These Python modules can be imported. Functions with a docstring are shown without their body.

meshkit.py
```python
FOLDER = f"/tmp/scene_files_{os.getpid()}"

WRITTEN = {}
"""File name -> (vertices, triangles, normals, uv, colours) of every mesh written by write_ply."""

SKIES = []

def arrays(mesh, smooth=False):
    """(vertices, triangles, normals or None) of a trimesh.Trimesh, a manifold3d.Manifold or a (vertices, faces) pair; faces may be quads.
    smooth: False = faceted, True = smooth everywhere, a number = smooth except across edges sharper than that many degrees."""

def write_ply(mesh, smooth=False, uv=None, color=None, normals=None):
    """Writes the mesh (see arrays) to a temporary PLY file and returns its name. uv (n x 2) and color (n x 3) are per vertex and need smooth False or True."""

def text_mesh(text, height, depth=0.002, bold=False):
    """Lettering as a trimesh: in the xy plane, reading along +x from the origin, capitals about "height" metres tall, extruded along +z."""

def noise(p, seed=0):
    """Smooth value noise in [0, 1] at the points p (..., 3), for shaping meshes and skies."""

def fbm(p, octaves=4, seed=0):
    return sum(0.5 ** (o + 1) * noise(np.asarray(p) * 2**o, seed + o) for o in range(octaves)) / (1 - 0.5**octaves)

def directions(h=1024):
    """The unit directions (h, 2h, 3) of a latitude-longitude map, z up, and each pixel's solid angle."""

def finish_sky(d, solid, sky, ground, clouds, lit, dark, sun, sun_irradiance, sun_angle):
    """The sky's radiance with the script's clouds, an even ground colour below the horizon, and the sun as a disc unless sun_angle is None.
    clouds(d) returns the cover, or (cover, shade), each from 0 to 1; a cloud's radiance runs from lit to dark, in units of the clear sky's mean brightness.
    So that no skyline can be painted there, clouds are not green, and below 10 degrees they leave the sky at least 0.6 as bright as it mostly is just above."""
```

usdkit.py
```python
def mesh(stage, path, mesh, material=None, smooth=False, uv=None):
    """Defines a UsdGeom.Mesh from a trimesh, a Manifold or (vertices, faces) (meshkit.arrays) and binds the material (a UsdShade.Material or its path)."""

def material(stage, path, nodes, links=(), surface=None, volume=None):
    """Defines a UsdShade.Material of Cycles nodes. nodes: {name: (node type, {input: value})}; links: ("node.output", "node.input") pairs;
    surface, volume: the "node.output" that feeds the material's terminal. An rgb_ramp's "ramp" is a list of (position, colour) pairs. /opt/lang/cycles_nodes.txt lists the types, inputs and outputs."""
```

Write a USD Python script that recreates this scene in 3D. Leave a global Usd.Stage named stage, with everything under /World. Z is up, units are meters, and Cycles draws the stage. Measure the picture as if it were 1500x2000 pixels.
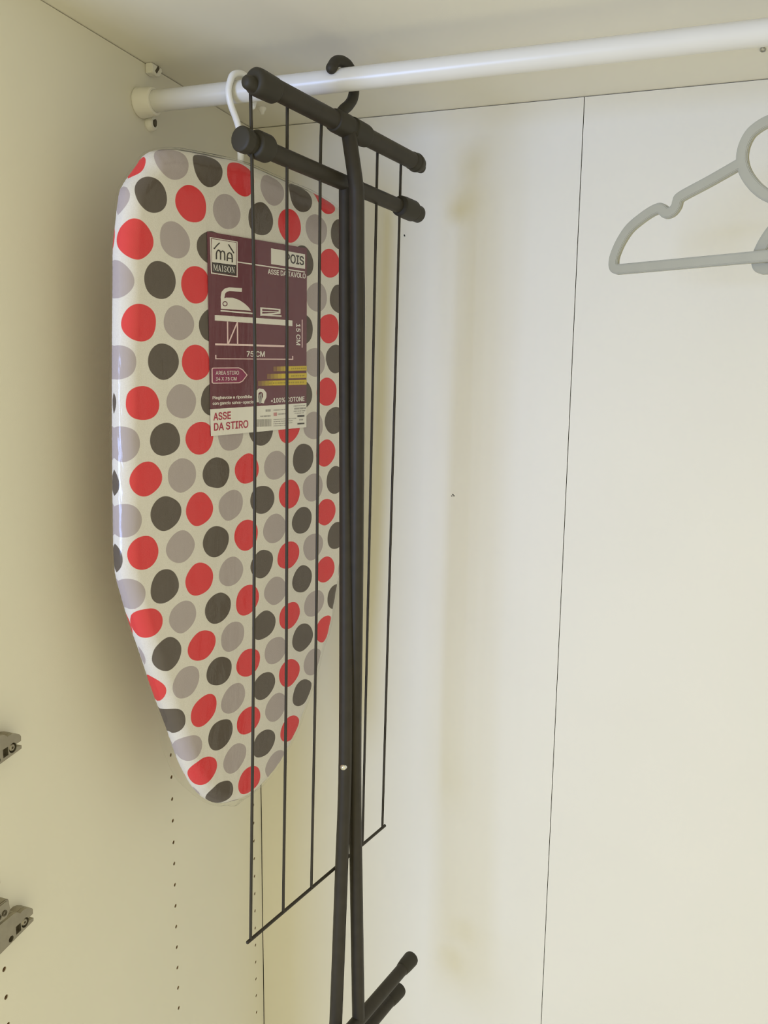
import math
import numpy as np
import trimesh
import usdkit
import meshkit
from pxr import Gf, Sdf, Usd, UsdGeom, UsdLux, UsdShade, Vt
from shapely.geometry import LineString, Point, Polygon, box
from shapely.ops import unary_union
from shapely import affinity, contains_xy

stage = Usd.Stage.CreateInMemory()
UsdGeom.SetStageUpAxis(stage, 'Z')
UsdGeom.SetStageMetersPerUnit(stage, 1.0)
stage.SetDefaultPrim(UsdGeom.Xform.Define(stage, '/World').GetPrim())
UsdGeom.Scope.Define(stage, '/World/Looks')
# x runs right along the back panel, y into the wardrobe (back panel at y = 0), z up; measures below are from the
# underside of the top panel and H lifts them above the room's floor
H = 1.975

# ---------------------------------------------------------------- camera, light, exposure
cam = UsdGeom.Camera.Define(stage, '/World/camera')
cam.CreateHorizontalApertureAttr(24.0)
cam.CreateVerticalApertureAttr(32.0)
cam.CreateFocalLengthAttr(24.0 * 1608.9 / 1500)
cam.CreateClippingRangeAttr(Gf.Vec2f(0.02, 100))
EXPOSURE = 0.0
cam.CreateExposureAttr(EXPOSURE)
R_, U_, F_, C_ = (0.945785, 0.324592, 0.011431), (-0.062178, 0.146404, 0.987269), (-0.318786, 0.934455, -0.158649), (0.607904, -1.15779, H - 0.364676)
cam.AddTransformOp().Set(Gf.Matrix4d(*R_, 0, *U_, 0, *(-c for c in F_), 0, *C_, 1))

AMBIENT, AMBIENT_COLOR = 0.288, (1.03, 0.95, 0.625)
LAMP, LAMP_COLOR = 12.6, (0.59, 0.84, 1.68)
dome = UsdLux.DomeLight.Define(stage, '/World/room_light')
dome.CreateColorAttr(Gf.Vec3f(*AMBIENT_COLOR))
dome.CreateIntensityAttr(AMBIENT)
# a bright window of the room, ahead of the wardrobe on its left
win = UsdLux.RectLight.Define(stage, '/World/window_light')
win.CreateWidthAttr(0.80)
win.CreateHeightAttr(0.8)
win.CreateColorAttr(Gf.Vec3f(*LAMP_COLOR))
win.CreateIntensityAttr(LAMP)
_at, _to = np.array([-0.55, -2.65, H - 0.68]), np.array([0.55, 0.0, H - 0.75])
_b = (_at - _to) / np.linalg.norm(_at - _to)
_r = np.cross([0, 0, 1], _b); _r /= np.linalg.norm(_r)
_u = np.cross(_b, _r)
win.AddTransformOp().Set(Gf.Matrix4d(*_r, 0, *_u, 0, *_b, 0, *_at, 1))

# ---------------------------------------------------------------- helpers
_count = {}


def numbered(parent, name):
    k = (parent, name)
    _count[k] = _count.get(k, -1) + 1
    return f'{parent}/{name}' + (f'_{_count[k]:03d}' if _count[k] else '')


def keys(prim, label=None, cat=None, group=None, kind=None):
    for k, v in (('label', label), ('category', cat), ('group', group), ('kind', kind)):
        if v:
            prim.SetCustomDataByKey(k, v)


ORIGIN = {}


def thing(name, loc, label=None, cat=None, group=None, kind=None, rz=0.0):
    path = numbered('/World', name)
    x = UsdGeom.Xform.Define(stage, path)
    x.AddTranslateOp().Set(Gf.Vec3d(*map(float, loc)))
    x.AddRotateZOp().Set(float(rz))
    keys(x.GetPrim(), label, cat, group, kind)
    ORIGIN[path] = np.array(loc, float)
    return path


def part(parent, name, mesh, mat, smooth=40, label=None, local=False, kind=None):
    """one mesh prim under parent; mesh is in world measures (z from the top panel) unless local"""
    path = numbered(parent, name)
    if isinstance(mesh, (list, tuple)) and len(mesh) and isinstance(mesh[0], trimesh.Trimesh):
        mesh = trimesh.util.concatenate(mesh)
    mesh = mesh.copy()
    if not local:
        root = next(p for p in sorted(ORIGIN, key=len, reverse=True) if path == p or path.startswith(p + '/'))
        mesh.apply_translation(np.array([0, 0, H]) - ORIGIN[root])
    m = usdkit.mesh(stage, path, mesh, MAT[mat], smooth=smooth)
    keys(m.GetPrim(), label, kind=kind)
    return path


def boxm(x0, x1, y0, y1, z0, z1):
    m = trimesh.creation.box((x1 - x0, y1 - y0, z1 - z0))
    m.apply_translation(((x0 + x1) / 2, (y0 + y1) / 2, (z0 + z1) / 2))
    return m


def spline(pts, n=8):
    """Catmull-Rom through the points"""
    p = np.array(pts, float)
    p = np.vstack([2 * p[0] - p[1], p, 2 * p[-1] - p[-2]])
    out = []
    for i in range(1, len(p) - 2):
        for t in np.linspace(0, 1, n, endpoint=False):
            a, b, c, d = p[i - 1:i + 3]
            out.append(0.5 * (2 * b + (c - a) * t + (2 * a - 5 * b + 4 * c - d) * t * t + (3 * b - a - 3 * c + d) * t ** 3))
    return np.array(out + [p[-2]])


def tube(pts, r, k=16, dome=False):
    """a round tube along the points with parallel-transported rings and closed ends"""
    p = np.array(pts, float)
    rr = np.full(len(p), r) if np.ndim(r) == 0 else np.array(r, float)
    if dome:
        t0, t1 = (p[0] - p[1]), (p[-1] - p[-2])
        t0, t1 = t0 / np.linalg.norm(t0), t1 / np.linalg.norm(t1)
        a = np.linspace(0.15, math.pi / 2, 5)[:-1]
        s = [(p[0] + t0 * rr[0] * math.cos(x), rr[0] * math.sin(x)) for x in a]
        e = [(p[-1] + t1 * rr[-1] * math.cos(x), rr[-1] * math.sin(x)) for x in a[::-1]]
        p = np.vstack([[q for q, _ in s], p, [q for q, _ in e]])
        rr = np.concatenate([[q for _, q in s], rr, [q for _, q in e]])
    t = np.gradient(p, axis=0)
    t /= np.linalg.norm(t, axis=1, keepdims=True)
    u = np.cross(t[0], [0, 0, 1] if abs(t[0][2]) < 0.9 else [1, 0, 0])
    v, f = [], []
    th = np.arange(k) * 2 * math.pi / k
    for i in range(len(p)):
        u = u - t[i] * (u @ t[i]); u /= np.linalg.norm(u)
        w = np.cross(t[i], u)
        v.append(p[i] + rr[i] * (np.cos(th)[:, None] * u + np.sin(th)[:, None] * w))
    v = np.vstack(v + [[p[0]], [p[-1]]])
    n = len(p)
    for i in range(n - 1):
        for j in range(k):
            a, b = i * k + j, i * k + (j + 1) % k
            f += [(a, b, b + k), (a, b + k, a + k)]
    for j in range(k):
        f += [(n * k, (j + 1) % k, j), (n * k + 1, (n - 1) * k + j, (n - 1) * k + (j + 1) % k)]
    return trimesh.Trimesh(v, f, process=False)


def lathe(a, d, prof, k=32):
    """profile (distance along d, radius) turned about the axis from a along d"""
    d = np.array(d, float) / np.linalg.norm(d)
    p = np.array([np.array(a, float) + d * t for t, _ in prof])
    u = np.cross(d, [0, 0, 1] if abs(d[2]) < 0.9 else [1, 0, 0]); u /= np.linalg.norm(u)
    w = np.cross(d, u)
    th = np.arange(k) * 2 * math.pi / k
    v = np.vstack([p[i] + prof[i][1] * (np.cos(th)[:, None] * u + np.sin(th)[:, None] * w) for i in range(len(p))] + [[p[0]], [p[-1]]])
    n, f = len(p), []
    for i in range(n - 1):
        for j in range(k):
            a_, b_ = i * k + j, i * k + (j + 1) % k
            f += [(a_, b_, b_ + k), (a_, b_ + k, a_ + k)]
    for j in range(k):
        f += [(n * k, (j + 1) % k, j), (n * k + 1, (n - 1) * k + j, (n - 1) * k + (j + 1) % k)]
    return trimesh.Trimesh(v, f, process=False)


def slab(poly, t):
    polys = getattr(poly, 'geoms', [poly])
    return trimesh.util.concatenate([trimesh.creation.extrude_polygon(g, t, engine='earcut') for g in polys if g.area > 0])


def rounded_slab(poly, t, b):
    """a slab of thickness t with its rim eased by b"""
    mid = slab(poly, t - 2 * b); mid.apply_translation((0, 0, b))
    inner = slab(poly.buffer(-b * 0.4), t - b * 0.6); inner.apply_translation((0, 0, b * 0.3))
    core = slab(poly.buffer(-b), t)
    return trimesh.util.concatenate([mid, inner, core])


def frame(mesh, o, ex, ey, ez):
    m = mesh.copy()
    m.vertices = np.array(o) + m.vertices @ np.array([ex, ey, ez], float)
    if np.linalg.det(np.array([ex, ey, ez], float)) < 0:
        m.invert()
    return m


# ---------------------------------------------------------------- materials
MAT = {}


def pbr(name, color, rough=0.5, metal=0.0, spec=0.5, vary=0.0, scale=40.0, bump=0.0, bump_scale=300.0, coat=0.0, extra=None):
    nodes = {'p': ('principled_bsdf', {'base_color': color, 'roughness': rough, 'metallic': metal, 'specular_ior_level': spec, 'coat_weight': coat, **(extra or {})}),
             'g': ('texture_coordinate', {})}
    links = []
    if vary:
        c = np.array(color)
        nodes['n'] = ('noise_texture', {'scale': scale, 'detail': 4.0})
        nodes['r'] = ('rgb_ramp', {'ramp': [(0.3, tuple(c * (1 - vary))), (0.7, tuple(np.minimum(c * (1 + vary), 1)))]})
        links += [('g.object', 'n.vector'), ('n.fac', 'r.fac'), ('r.color', 'p.base_color')]
    if bump:
        nodes['bn'] = ('noise_texture', {'scale': bump_scale, 'detail': 3.0})
        nodes['b'] = ('bump', {'strength': bump, 'distance': 0.0006})
        links += [('g.object', 'bn.vector'), ('bn.fac', 'b.height'), ('b.normal', 'p.normal')]
    MAT[name] = usdkit.material(stage, f'/World/Looks/{name}', nodes, links, surface='p.BSDF')


LAMINATE = (0.79, 0.765, 0.66)
pbr('laminate', LAMINATE, 0.42, spec=0.35, vary=0.012, scale=6.0, bump=0.12, bump_scale=900.0)
pbr('hardboard', LAMINATE, 0.5, spec=0.3, vary=0.012, scale=6.0, bump=0.1, bump_scale=900.0)
pbr('chipboard', (0.30, 0.19, 0.10), 0.9, vary=0.25, scale=400.0)
pbr('gap_dark', (0.16, 0.15, 0.12), 0.9)
pbr('white_enamel', (0.70, 0.69, 0.635), 0.30, spec=0.5, vary=0.01, scale=30.0)
pbr('white_plastic', (0.83, 0.81, 0.72), 0.40)
pbr('black_enamel', (0.035, 0.0295, 0.0200), 0.50, spec=0.32, vary=0.12, scale=60.0, bump=0.15, bump_scale=700.0)
pbr('black_plastic', (0.034, 0.030, 0.020), 0.58, spec=0.35, bump=0.1, bump_scale=900.0)
pbr('grey_plastic', (0.385, 0.38, 0.30), 0.48, vary=0.03, scale=40.0, bump=0.1, bump_scale=800.0)
pbr('nickel', (0.36, 0.325, 0.245), 0.42, metal=0.8, vary=0.06, scale=120.0)
pbr('dark_metal', (0.10, 0.085, 0.055), 0.6, metal=0.3)
pbr('rivet_steel', (0.75, 0.74, 0.70), 0.25, metal=1.0)
pbr('speck_black', (0.02, 0.02, 0.015), 0.9)
pbr('hook_white', (0.86, 0.86, 0.82), 0.32)
pbr('ring_grey', (0.33, 0.32, 0.27), 0.5)
for _n, _c in dict(ink_maroon=(0.150, 0.040, 0.056), ink_cream=(0.80, 0.77, 0.72), ink_paper=(0.82, 0.80, 0.75), ink_charcoal=(0.055, 0.045, 0.040), ink_pink=(0.86, 0.66, 0.66),
                   ink_magenta=(0.26, 0.035, 0.10), ink_yellow=(0.66, 0.50, 0.035), ink_olive=(0.42, 0.31, 0.03), ink_crimson=(0.40, 0.03, 0.07), ink_grey=(0.36, 0.34, 0.33), ink_rose=(0.55, 0.25, 0.26)).items():
    pbr(_n, _c, 0.42)
for _k, _f in enumerate((0.2, 0.4, 0.6, 0.8)):
    pbr(f'ink_fade_{_k + 1}', tuple(np.array((0.150, 0.040, 0.056)) * (1 - _f) + np.array((0.66, 0.50, 0.035)) * _f), 0.42)
# printed cotton: the print is read from the cover's own measures (distance to the nearest dot, its ink)
MAT['dotted_cotton'] = usdkit.material(stage, '/World/Looks/dotted_cotton', {
    'd': ('attribute', {'attribute': 'dot_edge'}), 'c': ('attribute', {'attribute': 'dot_ink'}), 'tc': ('texture_coordinate', {}),
    'wn': ('noise_texture', {'scale': 900.0, 'detail': 2.0}), 'edge': ('map_range', {'from_min': 0.985, 'from_max': 1.015, 'to_min': 1.0, 'to_max': 0.0, 'clamp': True}),
    'cloth': ('rgb_ramp', {'ramp': [(0.3, (0.69, 0.66, 0.61)), (0.7, (0.75, 0.725, 0.675))]}), 'mix': ('mix', {'color1': (0.8, 0.78, 0.72)}),
    'b': ('bump', {'strength': 0.25, 'distance': 0.0005}), 'p': ('principled_bsdf', {'roughness': 0.75, 'specular_ior_level': 0.25, 'sheen_weight': 0.05})},
    [('tc.object', 'wn.vector'), ('wn.fac', 'cloth.fac'), ('cloth.color', 'mix.color1'), ('c.color', 'mix.color2'), ('d.fac', 'edge.value'), ('edge.result', 'mix.fac'),
     ('mix.color', 'p.base_color'), ('wn.fac', 'b.height'), ('b.normal', 'p.normal')], surface='p.BSDF')
# clear shrink film: lets light through, shines at its folds
MAT['clear_film'] = usdkit.material(stage, '/World/Looks/clear_film', {
    'tc': ('texture_coordinate', {}), 'mp': ('mapping', {'scale': (1.0, 1.0, 0.22)}), 'n': ('noise_texture', {'scale': 26.0, 'detail': 4.0, 'roughness': 0.6, 'distortion': 0.8}),
    'b': ('bump', {'strength': 0.5, 'distance': 0.004}), 'lw': ('layer_weight', {'blend': 0.5}), 'pw': ('math', {'math_type': 'power', 'value2': 4.0}),
    'f': ('math', {'math_type': 'multiply_add', 'value2': 0.22, 'value3': 0.035}), 't': ('transparent_bsdf', {'color': (0.99, 0.99, 0.985)}),
    'g': ('glossy_bsdf', {'color': (0.9, 0.9, 0.9), 'roughness': 0.16}), 'm': ('mix_closure', {})},
    [('tc.object', 'mp.vector'), ('mp.vector', 'n.vector'), ('n.fac', 'b.height'), ('b.normal', 'g.normal'), ('b.normal', 'lw.normal'), ('lw.facing', 'pw.value1'), ('pw.value', 'f.value1'), ('f.value', 'm.fac'), ('t.BSDF', 'm.closure1'), ('g.BSDF', 'm.closure2')],
    surface='m.closure')

# ---------------------------------------------------------------- the setting
FRONT, WIDTH, BOTTOM, PITCH = -0.602, 1.4412, -1.90, 0.032
ws = thing('wall_left', (0, -0.30, 0), kind='structure')
rows = [(-0.5639, -0.05), (-0.2575, -0.19), (-0.0263, -0.19)]      # columns of shelf-pin holes: y, top
holes = [(y, -0.0056 - PITCH * k) for y, top in rows for k in range(2, 59) if -0.0056 - PITCH * k < top]
hole_polys = [Point(y, z).buffer(0.0026, quad_segs=4) for y, z in holes]
face = Polygon(box(FRONT, BOTTOM, -0.0008, -0.0008).exterior.coords, [list(h.exterior.coords) for h in hole_polys])
EX = ([0, 1, 0], [0, 0, 1], [1, 0, 0])                              # (y, z) outline, thickness along +x
part(ws, 'panel', frame(slab(face, 0.0008), (-0.0008, 0, 0), *EX), 'laminate', smooth=False, label='white laminate face with rows of drilled shelf-pin holes')
part(ws, 'panel_core', frame(slab(face, 0.0122), (-0.0130, 0, 0), *EX), 'chipboard', smooth=False, label='chipboard seen inside the drilled holes')
part(ws, 'panel_back', boxm(-0.019, -0.0130, FRONT, 0.004, BOTTOM, -0.0008), 'laminate', smooth=False)
part(ws, 'edge_band', boxm(-0.019, 0.0, FRONT - 0.001, FRONT, BOTTOM, -0.0008), 'laminate', smooth=False)

wb = thing('wall_back', (WIDTH / 2, 0, 0), kind='structure')
xs = [(0.0010, 0.4797), (0.4807, 0.9606), (0.9616, WIDTH - 0.001)]
for x0, x1 in xs:
    part(wb, 'panel', boxm(x0, x1, 0.0, 0.003, BOTTOM, -0.0010), 'hardboard', smooth=False)
part(wb, 'backing', boxm(-0.019, WIDTH + 0.019, 0.004, 0.016, BOTTOM, 0.018), 'gap_dark', smooth=False)


def speck(blobs):
    part(wb, 'speck', [lathe((x, 0, z), (0, -1, 0), [(0, r), (0.0004, r * 0.8)], 8) for x, z, r in blobs], 'speck_black', label='tiny black speck on the white back panel')


speck([(0.3187, -0.5290, 0.0011), (0.3203, -0.5306, 0.0010), (0.3171, -0.5310, 0.0009)])
speck([(0.2386, -0.1622, 0.0010), (0.2392, -0.1633, 0.0009)])
cl = thing('ceiling', (WIDTH / 2, -0.3, 0), kind='structure')
part(cl, 'panel', boxm(-0.019, WIDTH + 0.019, FRONT, 0.003, 0.0, 0.018), 'laminate', smooth=False)
fl = thing('floor', (WIDTH / 2, -0.3, 0), kind='structure')
part(fl, 'panel', boxm(-0.019, WIDTH + 0.019, FRONT, 0.016, BOTTOM - 0.018, BOTTOM), 'laminate', smooth=False)
wr = thing('wall_right', (WIDTH, -0.3, 0), kind='structure')
part(wr, 'panel', boxm(WIDTH, WIDTH + 0.019, FRONT, 0.003, BOTTOM, -0.0008), 'laminate', smooth=False)

# ---------------------------------------------------------------- clothes rail and small fittings
RY, RZ, RR = -0.28, -0.0485, 0.0117
rail = thing('clothes_rail', (0, RY, H + RZ), 'round white clothes rail running across under the wardrobe top', 'clothes rail')
part(rail, 'tube', tube([(0.004 + (WIDTH - 0.008) * t, RY, RZ) for t in np.linspace(0, 1, 30)], RR, 48), 'white_enamel', label='white tubular rail')
SOCK = [(0.0002, 0.0158), (0.0012, 0.0166), (0.0030, 0.0168), (0.0200, 0.0152), (0.0215, 0.0148), (0.0222, 0.0138), (0.0222, 0.0119), (0.012, 0.0119)]
part(rail, 'end_socket', lathe((0, RY, RZ), (1, 0, 0), SOCK, 48), 'white_plastic', label='cream plastic socket holding the rail end')
part(rail, 'end_socket', lathe((WIDTH, RY, RZ), (-1, 0, 0), SOCK, 48), 'white_plastic')

blk = thing('corner_block', (0.003, -0.2560, H), 'small white block with a dark screw hole at the top left joint', 'bracket')
bp = Polygon([(-0.010, 0.0), (0.0, 0.0), (0.010, 0.0), (0.0105, -0.004), (0.006, -0.0105), (-0.003, -0.012), (-0.0098, -0.0108)])
part(blk, 'body', frame(rounded_slab(bp, 0.010, 0.0012), (0.0, -0.2560, -0.0004), *EX), 'white_plastic')
part(blk, 'screw_hole', frame(rounded_slab(affinity.rotate(box(-0.0048, -0.0018, 0.0048, 0.0018), 50), 0.0008, 0.0002), (0.0097, -0.2560, -0.0052), *EX), 'dark_metal', label='dark slot of the screw')

plug = thing('screw_cover', (0, -0.2615, H - 0.0665), 'white round screw cover with a dark slot below the rail socket', 'screw cover')
part(plug, 'cover', lathe((0, -0.2615, -0.0665), (1, 0, 0), [(0.0, 0.0085), (0.0015, 0.0088), (0.006, 0.0078), (0.0075, 0.0066), (0.0078, 0.0042), (0.0065, 0.0040)], 32), 'white_plastic')
part(plug, 'screw', frame(slab(affinity.rotate(affinity.scale(Point(0, 0).buffer(0.0044), 0.62, 1.0), -8), 0.0016), (0.0066, -0.2600, -0.0655), *EX), 'dark_metal', label='dark recess of the screw')

peg = thing('ceiling_peg', (0.058, -0.0806, H), 'tiny white peg under the top panel behind the rail', 'peg')
part(peg, 'body', lathe((0.058, -0.0806, -0.0002), (0, 0, -1), [(0, 0.0058), (0.002, 0.0056), (0.006, 0.0030), (0.0085, 0.0022), (0.009, 0.0010)], 20), 'white_plastic')

tr = thing('wire_loop', (0.6816, -0.0998, H), 'tiny grey teardrop wire loop on the ceiling near the top right edge', 'wire loop')
_a = np.linspace(0, 2 * math.pi, 40)
_lp = np.stack([0.0032 * np.sin(_a) * np.sin(_a / 2), 0.0072 * np.cos(_a)], 1)
_lp = _lp @ np.array([[math.cos(0.15), math.sin(0.15)], [-math.sin(0.15), math.cos(0.15)]])
part(tr, 'loop', tube([(0.6816 + x, -0.0998 - y, -0.0009) for x, y in _lp], 0.0007, 8), 'ring_grey')

# hinge mounting plates on the left side panel
hs = [thing('hinge_plate', (0, -0.5665, H - 0.9200), 'lower nickel hinge mounting plate on the left side panel', 'hinge plate', 'hinge plates on the left panel')]
hb = Polygon([(-0.602, -0.9350), (-0.5610, -0.9300), (-0.5352, -0.9268), (-0.5348, -0.9236), (-0.5415, -0.9226), (-0.5415, -0.9192), (-0.5352, -0.9186), (-0.5349, -0.9140), (-0.5365, -0.9113),
              (-0.5420, -0.9078), (-0.5470, -0.9062), (-0.5525, -0.9068), (-0.5560, -0.9035), (-0.5600, -0.9020), (-0.602, -0.9020)])
sq = Polygon([(-0.5594, -0.9264), (-0.5594, -0.9176), (-0.5526, -0.9172), (-0.5526, -0.9258)])
ci = Point(-0.5465, -0.9212).buffer(0.0050)
ho = Point(-0.5662, -0.9262).buffer(0.0032)
part(hs[0], 'body', [frame(slab(hb.difference(unary_union([sq, ci, ho])), 0.0042), (0.0098, 0, 0), *EX), frame(slab(hb, 0.0095), (0.0, 0, 0), *EX)], 'nickel')
part(hs[0], 'screw_well', frame(slab(unary_union([sq, ci, ho]).buffer(-0.0001), 0.0003), (0.0096, 0, 0), *EX), 'dark_metal', label='dark recesses in the plate')
part(hs[0], 'screw', [lathe((0.0097, -0.5463, -0.9212), (1, 0, 0), [(0, 0.0036), (0.003, 0.0036), (0.0038, 0.0028), (0.0038, 0.0013), (0.0022, 0.0012)], 20)], 'nickel', label='round screw with a sunken centre')
part(hs[0], 'base_wing', frame(rounded_slab(Polygon([(-0.602, -0.9460), (-0.5720, -0.9430), (-0.5580, -0.9330), (-0.5570, -0.9290), (-0.602, -0.9290)]), 0.0036, 0.0008), (0, 0, 0), *EX), 'nickel')
part(hs[0], 'hinge_arm', frame(rounded_slab(Polygon([(-0.602, -0.8960), (-0.5740, -0.8960), (-0.5690, -0.8905), (-0.5700, -0.8790), (-0.5740, -0.8765), (-0.602, -0.8770)]), 0.0150, 0.0018), (0.004, 0, 0), *EX), 'nickel')
part(hs[0], 'adjuster', [lathe((0.018, y, -0.8890), (1, 0, 0), [(0, 0.0030), (0.0018, 0.0030), (0.0018, 0.0016), (0.0008, 0.0015)], 16) for y in (-0.5775, -0.5850)], 'dark_metal', label='dark adjusting screws')
h2 = numbered('/World', 'hinge_plate')
x2 = UsdGeom.Xform.Define(stage, h2)
x2.AddTranslateOp().Set(Gf.Vec3d(0, -0.5682, H - 0.7282)); x2.AddRotateZOp().Set(0.0)
x2.GetPrim().GetReferences().AddInternalReference(hs[0])
x2.GetPrim().SetInstanceable(True)
keys(x2.GetPrim(), 'upper nickel hinge mounting plate on the left side panel', 'hinge plate', 'hinge plates on the left panel')

# ---------------------------------------------------------------- folded drying rack hanging from the rail
A_, D_, N_ = np.array([0.21855, -0.42254, 0.0]), np.array([0.223528, 0.974697, 0.0]), np.array([0.974697, -0.223528, 0.0])


def P(s, off, z):
    return A_ + s * D_ + off * N_ + np.array([0, 0, z])


LO = -0.0110


def U(s, dz=0.0):
    """a point on the upper bar's axis: the hung rack tips down a little towards the back panel"""
    return P(s, 0, -0.0863 - 0.029 * s + dz)


def Lw(s, doff=0.0):
    return P(s, LO + doff, -0.1405 - 0.033 * s)


DU, DL = U(1) - U(0), Lw(1) - Lw(0)
rack = thing('drying_rack', P(0.167, 0, H - 0.091), 'folded black metal drying rack hooked over the rail beside the dotted ironing board', 'drying rack')
part(rack, 'upper_bar', tube([U(s) for s in np.linspace(0.010, 0.322, 12)], 0.0099, 28), 'black_enamel')
part(rack, 'lower_bar', tube([Lw(s) for s in np.linspace(0.006, 0.335, 12)], 0.0087, 28), 'black_enamel')
LOBE = [(0, 0.0030), (0.0010, 0.0050), (0.0030, 0.0064), (0.0060, 0.0068), (0.0160, 0.0066)]
part(rack, 'end_cap', [lathe(U(-0.0050, -0.0062), DU, LOBE, 24),
                       lathe(U(0.0060, -0.0020), DU, [(0, 0.0075), (0.0010, 0.0104), (0.0030, 0.0122), (0.0060, 0.0128), (0.0120, 0.0128), (0.0300, 0.0122), (0.0320, 0.0112), (0.0330, 0.0096)], 32)], 'black_plastic',
     label='stepped plastic end cap')
part(rack, 'end_cap', [lathe(U(0.3330, -0.0030), -DU, LOBE, 24),
                       lathe(U(0.3310), -DU, [(0, 0.0040), (0.0015, 0.0066), (0.0045, 0.0086), (0.0090, 0.0102), (0.0140, 0.0113), (0.0170, 0.0115), (0.0180, 0.0108), (0.0190, 0.0108), (0.0260, 0.0106), (0.0275, 0.0096)], 32)], 'black_plastic')
part(rack, 'end_cap', lathe(Lw(-0.0010), DL, [(0, 0.0085), (0.0008, 0.0112), (0.0020, 0.0120), (0.0105, 0.0119), (0.0117, 0.0112), (0.0122, 0.0102), (0.0175, 0.0102)], 32), 'black_plastic', label='round flat end cap')
part(rack, 'end_cap', lathe(Lw(0.3455), -DL, [(0, 0.0070), (0.0010, 0.0096), (0.0026, 0.0107), (0.0150, 0.0108), (0.0160, 0.0096), (0.0215, 0.0096)], 32), 'black_plastic')
COL = [(0, 0.0098), (0.0012, 0.0124), (0.0030, 0.0134), (0.0190, 0.0134), (0.0210, 0.0126), (0.0222, 0.0090)]
part(rack, 'hinge_collar', lathe(Lw(0.0165, 0.002), DL, COL, 32), 'black_plastic', label='thicker collar that hinges the wire wing')
part(rack, 'hinge_collar', lathe(Lw(0.3260, 0.002), -DL, [(0, 0.0100), (0.0012, 0.0122), (0.0030, 0.0130), (0.0250, 0.0129), (0.0330, 0.0122), (0.0350, 0.0090)], 32), 'black_plastic')
part(rack, 'saddle', [lathe(U(0.1360), DU, [(0, 0.0096), (0.0015, 0.0116), (0.0050, 0.0122), (0.0250, 0.0124), (0.0265, 0.0112), (0.0330, 0.0112), (0.0345, 0.0128), (0.0600, 0.0124), (0.0640, 0.0118), (0.0655, 0.0097)], 32)], 'black_plastic',
     label='plastic saddle at the middle of the upper bar')
hk = spline([P(0.1478, 0, -0.0830), P(0.1560, 0, -0.0752), P(0.1655, 0, -0.0682), P(0.1735, 0, -0.0590), P(0.1762, 0, -0.0480), P(0.1730, 0, -0.0355), P(0.1640, 0, -0.0284), P(0.1520, 0, -0.0276), P(0.1405, 0, -0.0318), P(0.1330, 0, -0.0400)], 8)
part(rack, 'hook', tube(hk, 0.0059, 16, dome=True), 'black_plastic', label='curved black hook over the rail')
legA = [P(0.1640, 0.0, -0.0900), P(0.1642, 0.0035, -0.1100), P(0.1636, 0.0112, -0.1500), P(0.1640, 0.0126, -0.1660), P(0.1660, 0.0122, -0.2300), P(0.1687, 0.0118, -0.3067), P(0.1765, 0.0070, -0.6000), P(0.1814, 0.0030, -0.8424), P(0.1785, 0.0090, -1.0300), P(0.1757, 0.0150, -1.1950)]
legB = [P(0.1770, -0.011, -0.1462), P(0.1774, -0.011, -0.1640), P(0.1752, -0.0090, -0.3058), P(0.1690, -0.0030, -0.6000), P(0.1635, 0.0005, -0.8361), P(0.1571, 0.0, -0.9772), P(0.1477, 0.0, -1.1441), P(0.1410, 0.0, -1.2450)]
part(rack, 'leg', tube(spline(legA, 8), 0.0083, 24), 'black_enamel', label='bent front leg joined to the upper bar')
part(rack, 'leg', tube(spline(legB, 8), 0.0083, 24), 'black_enamel')
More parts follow.
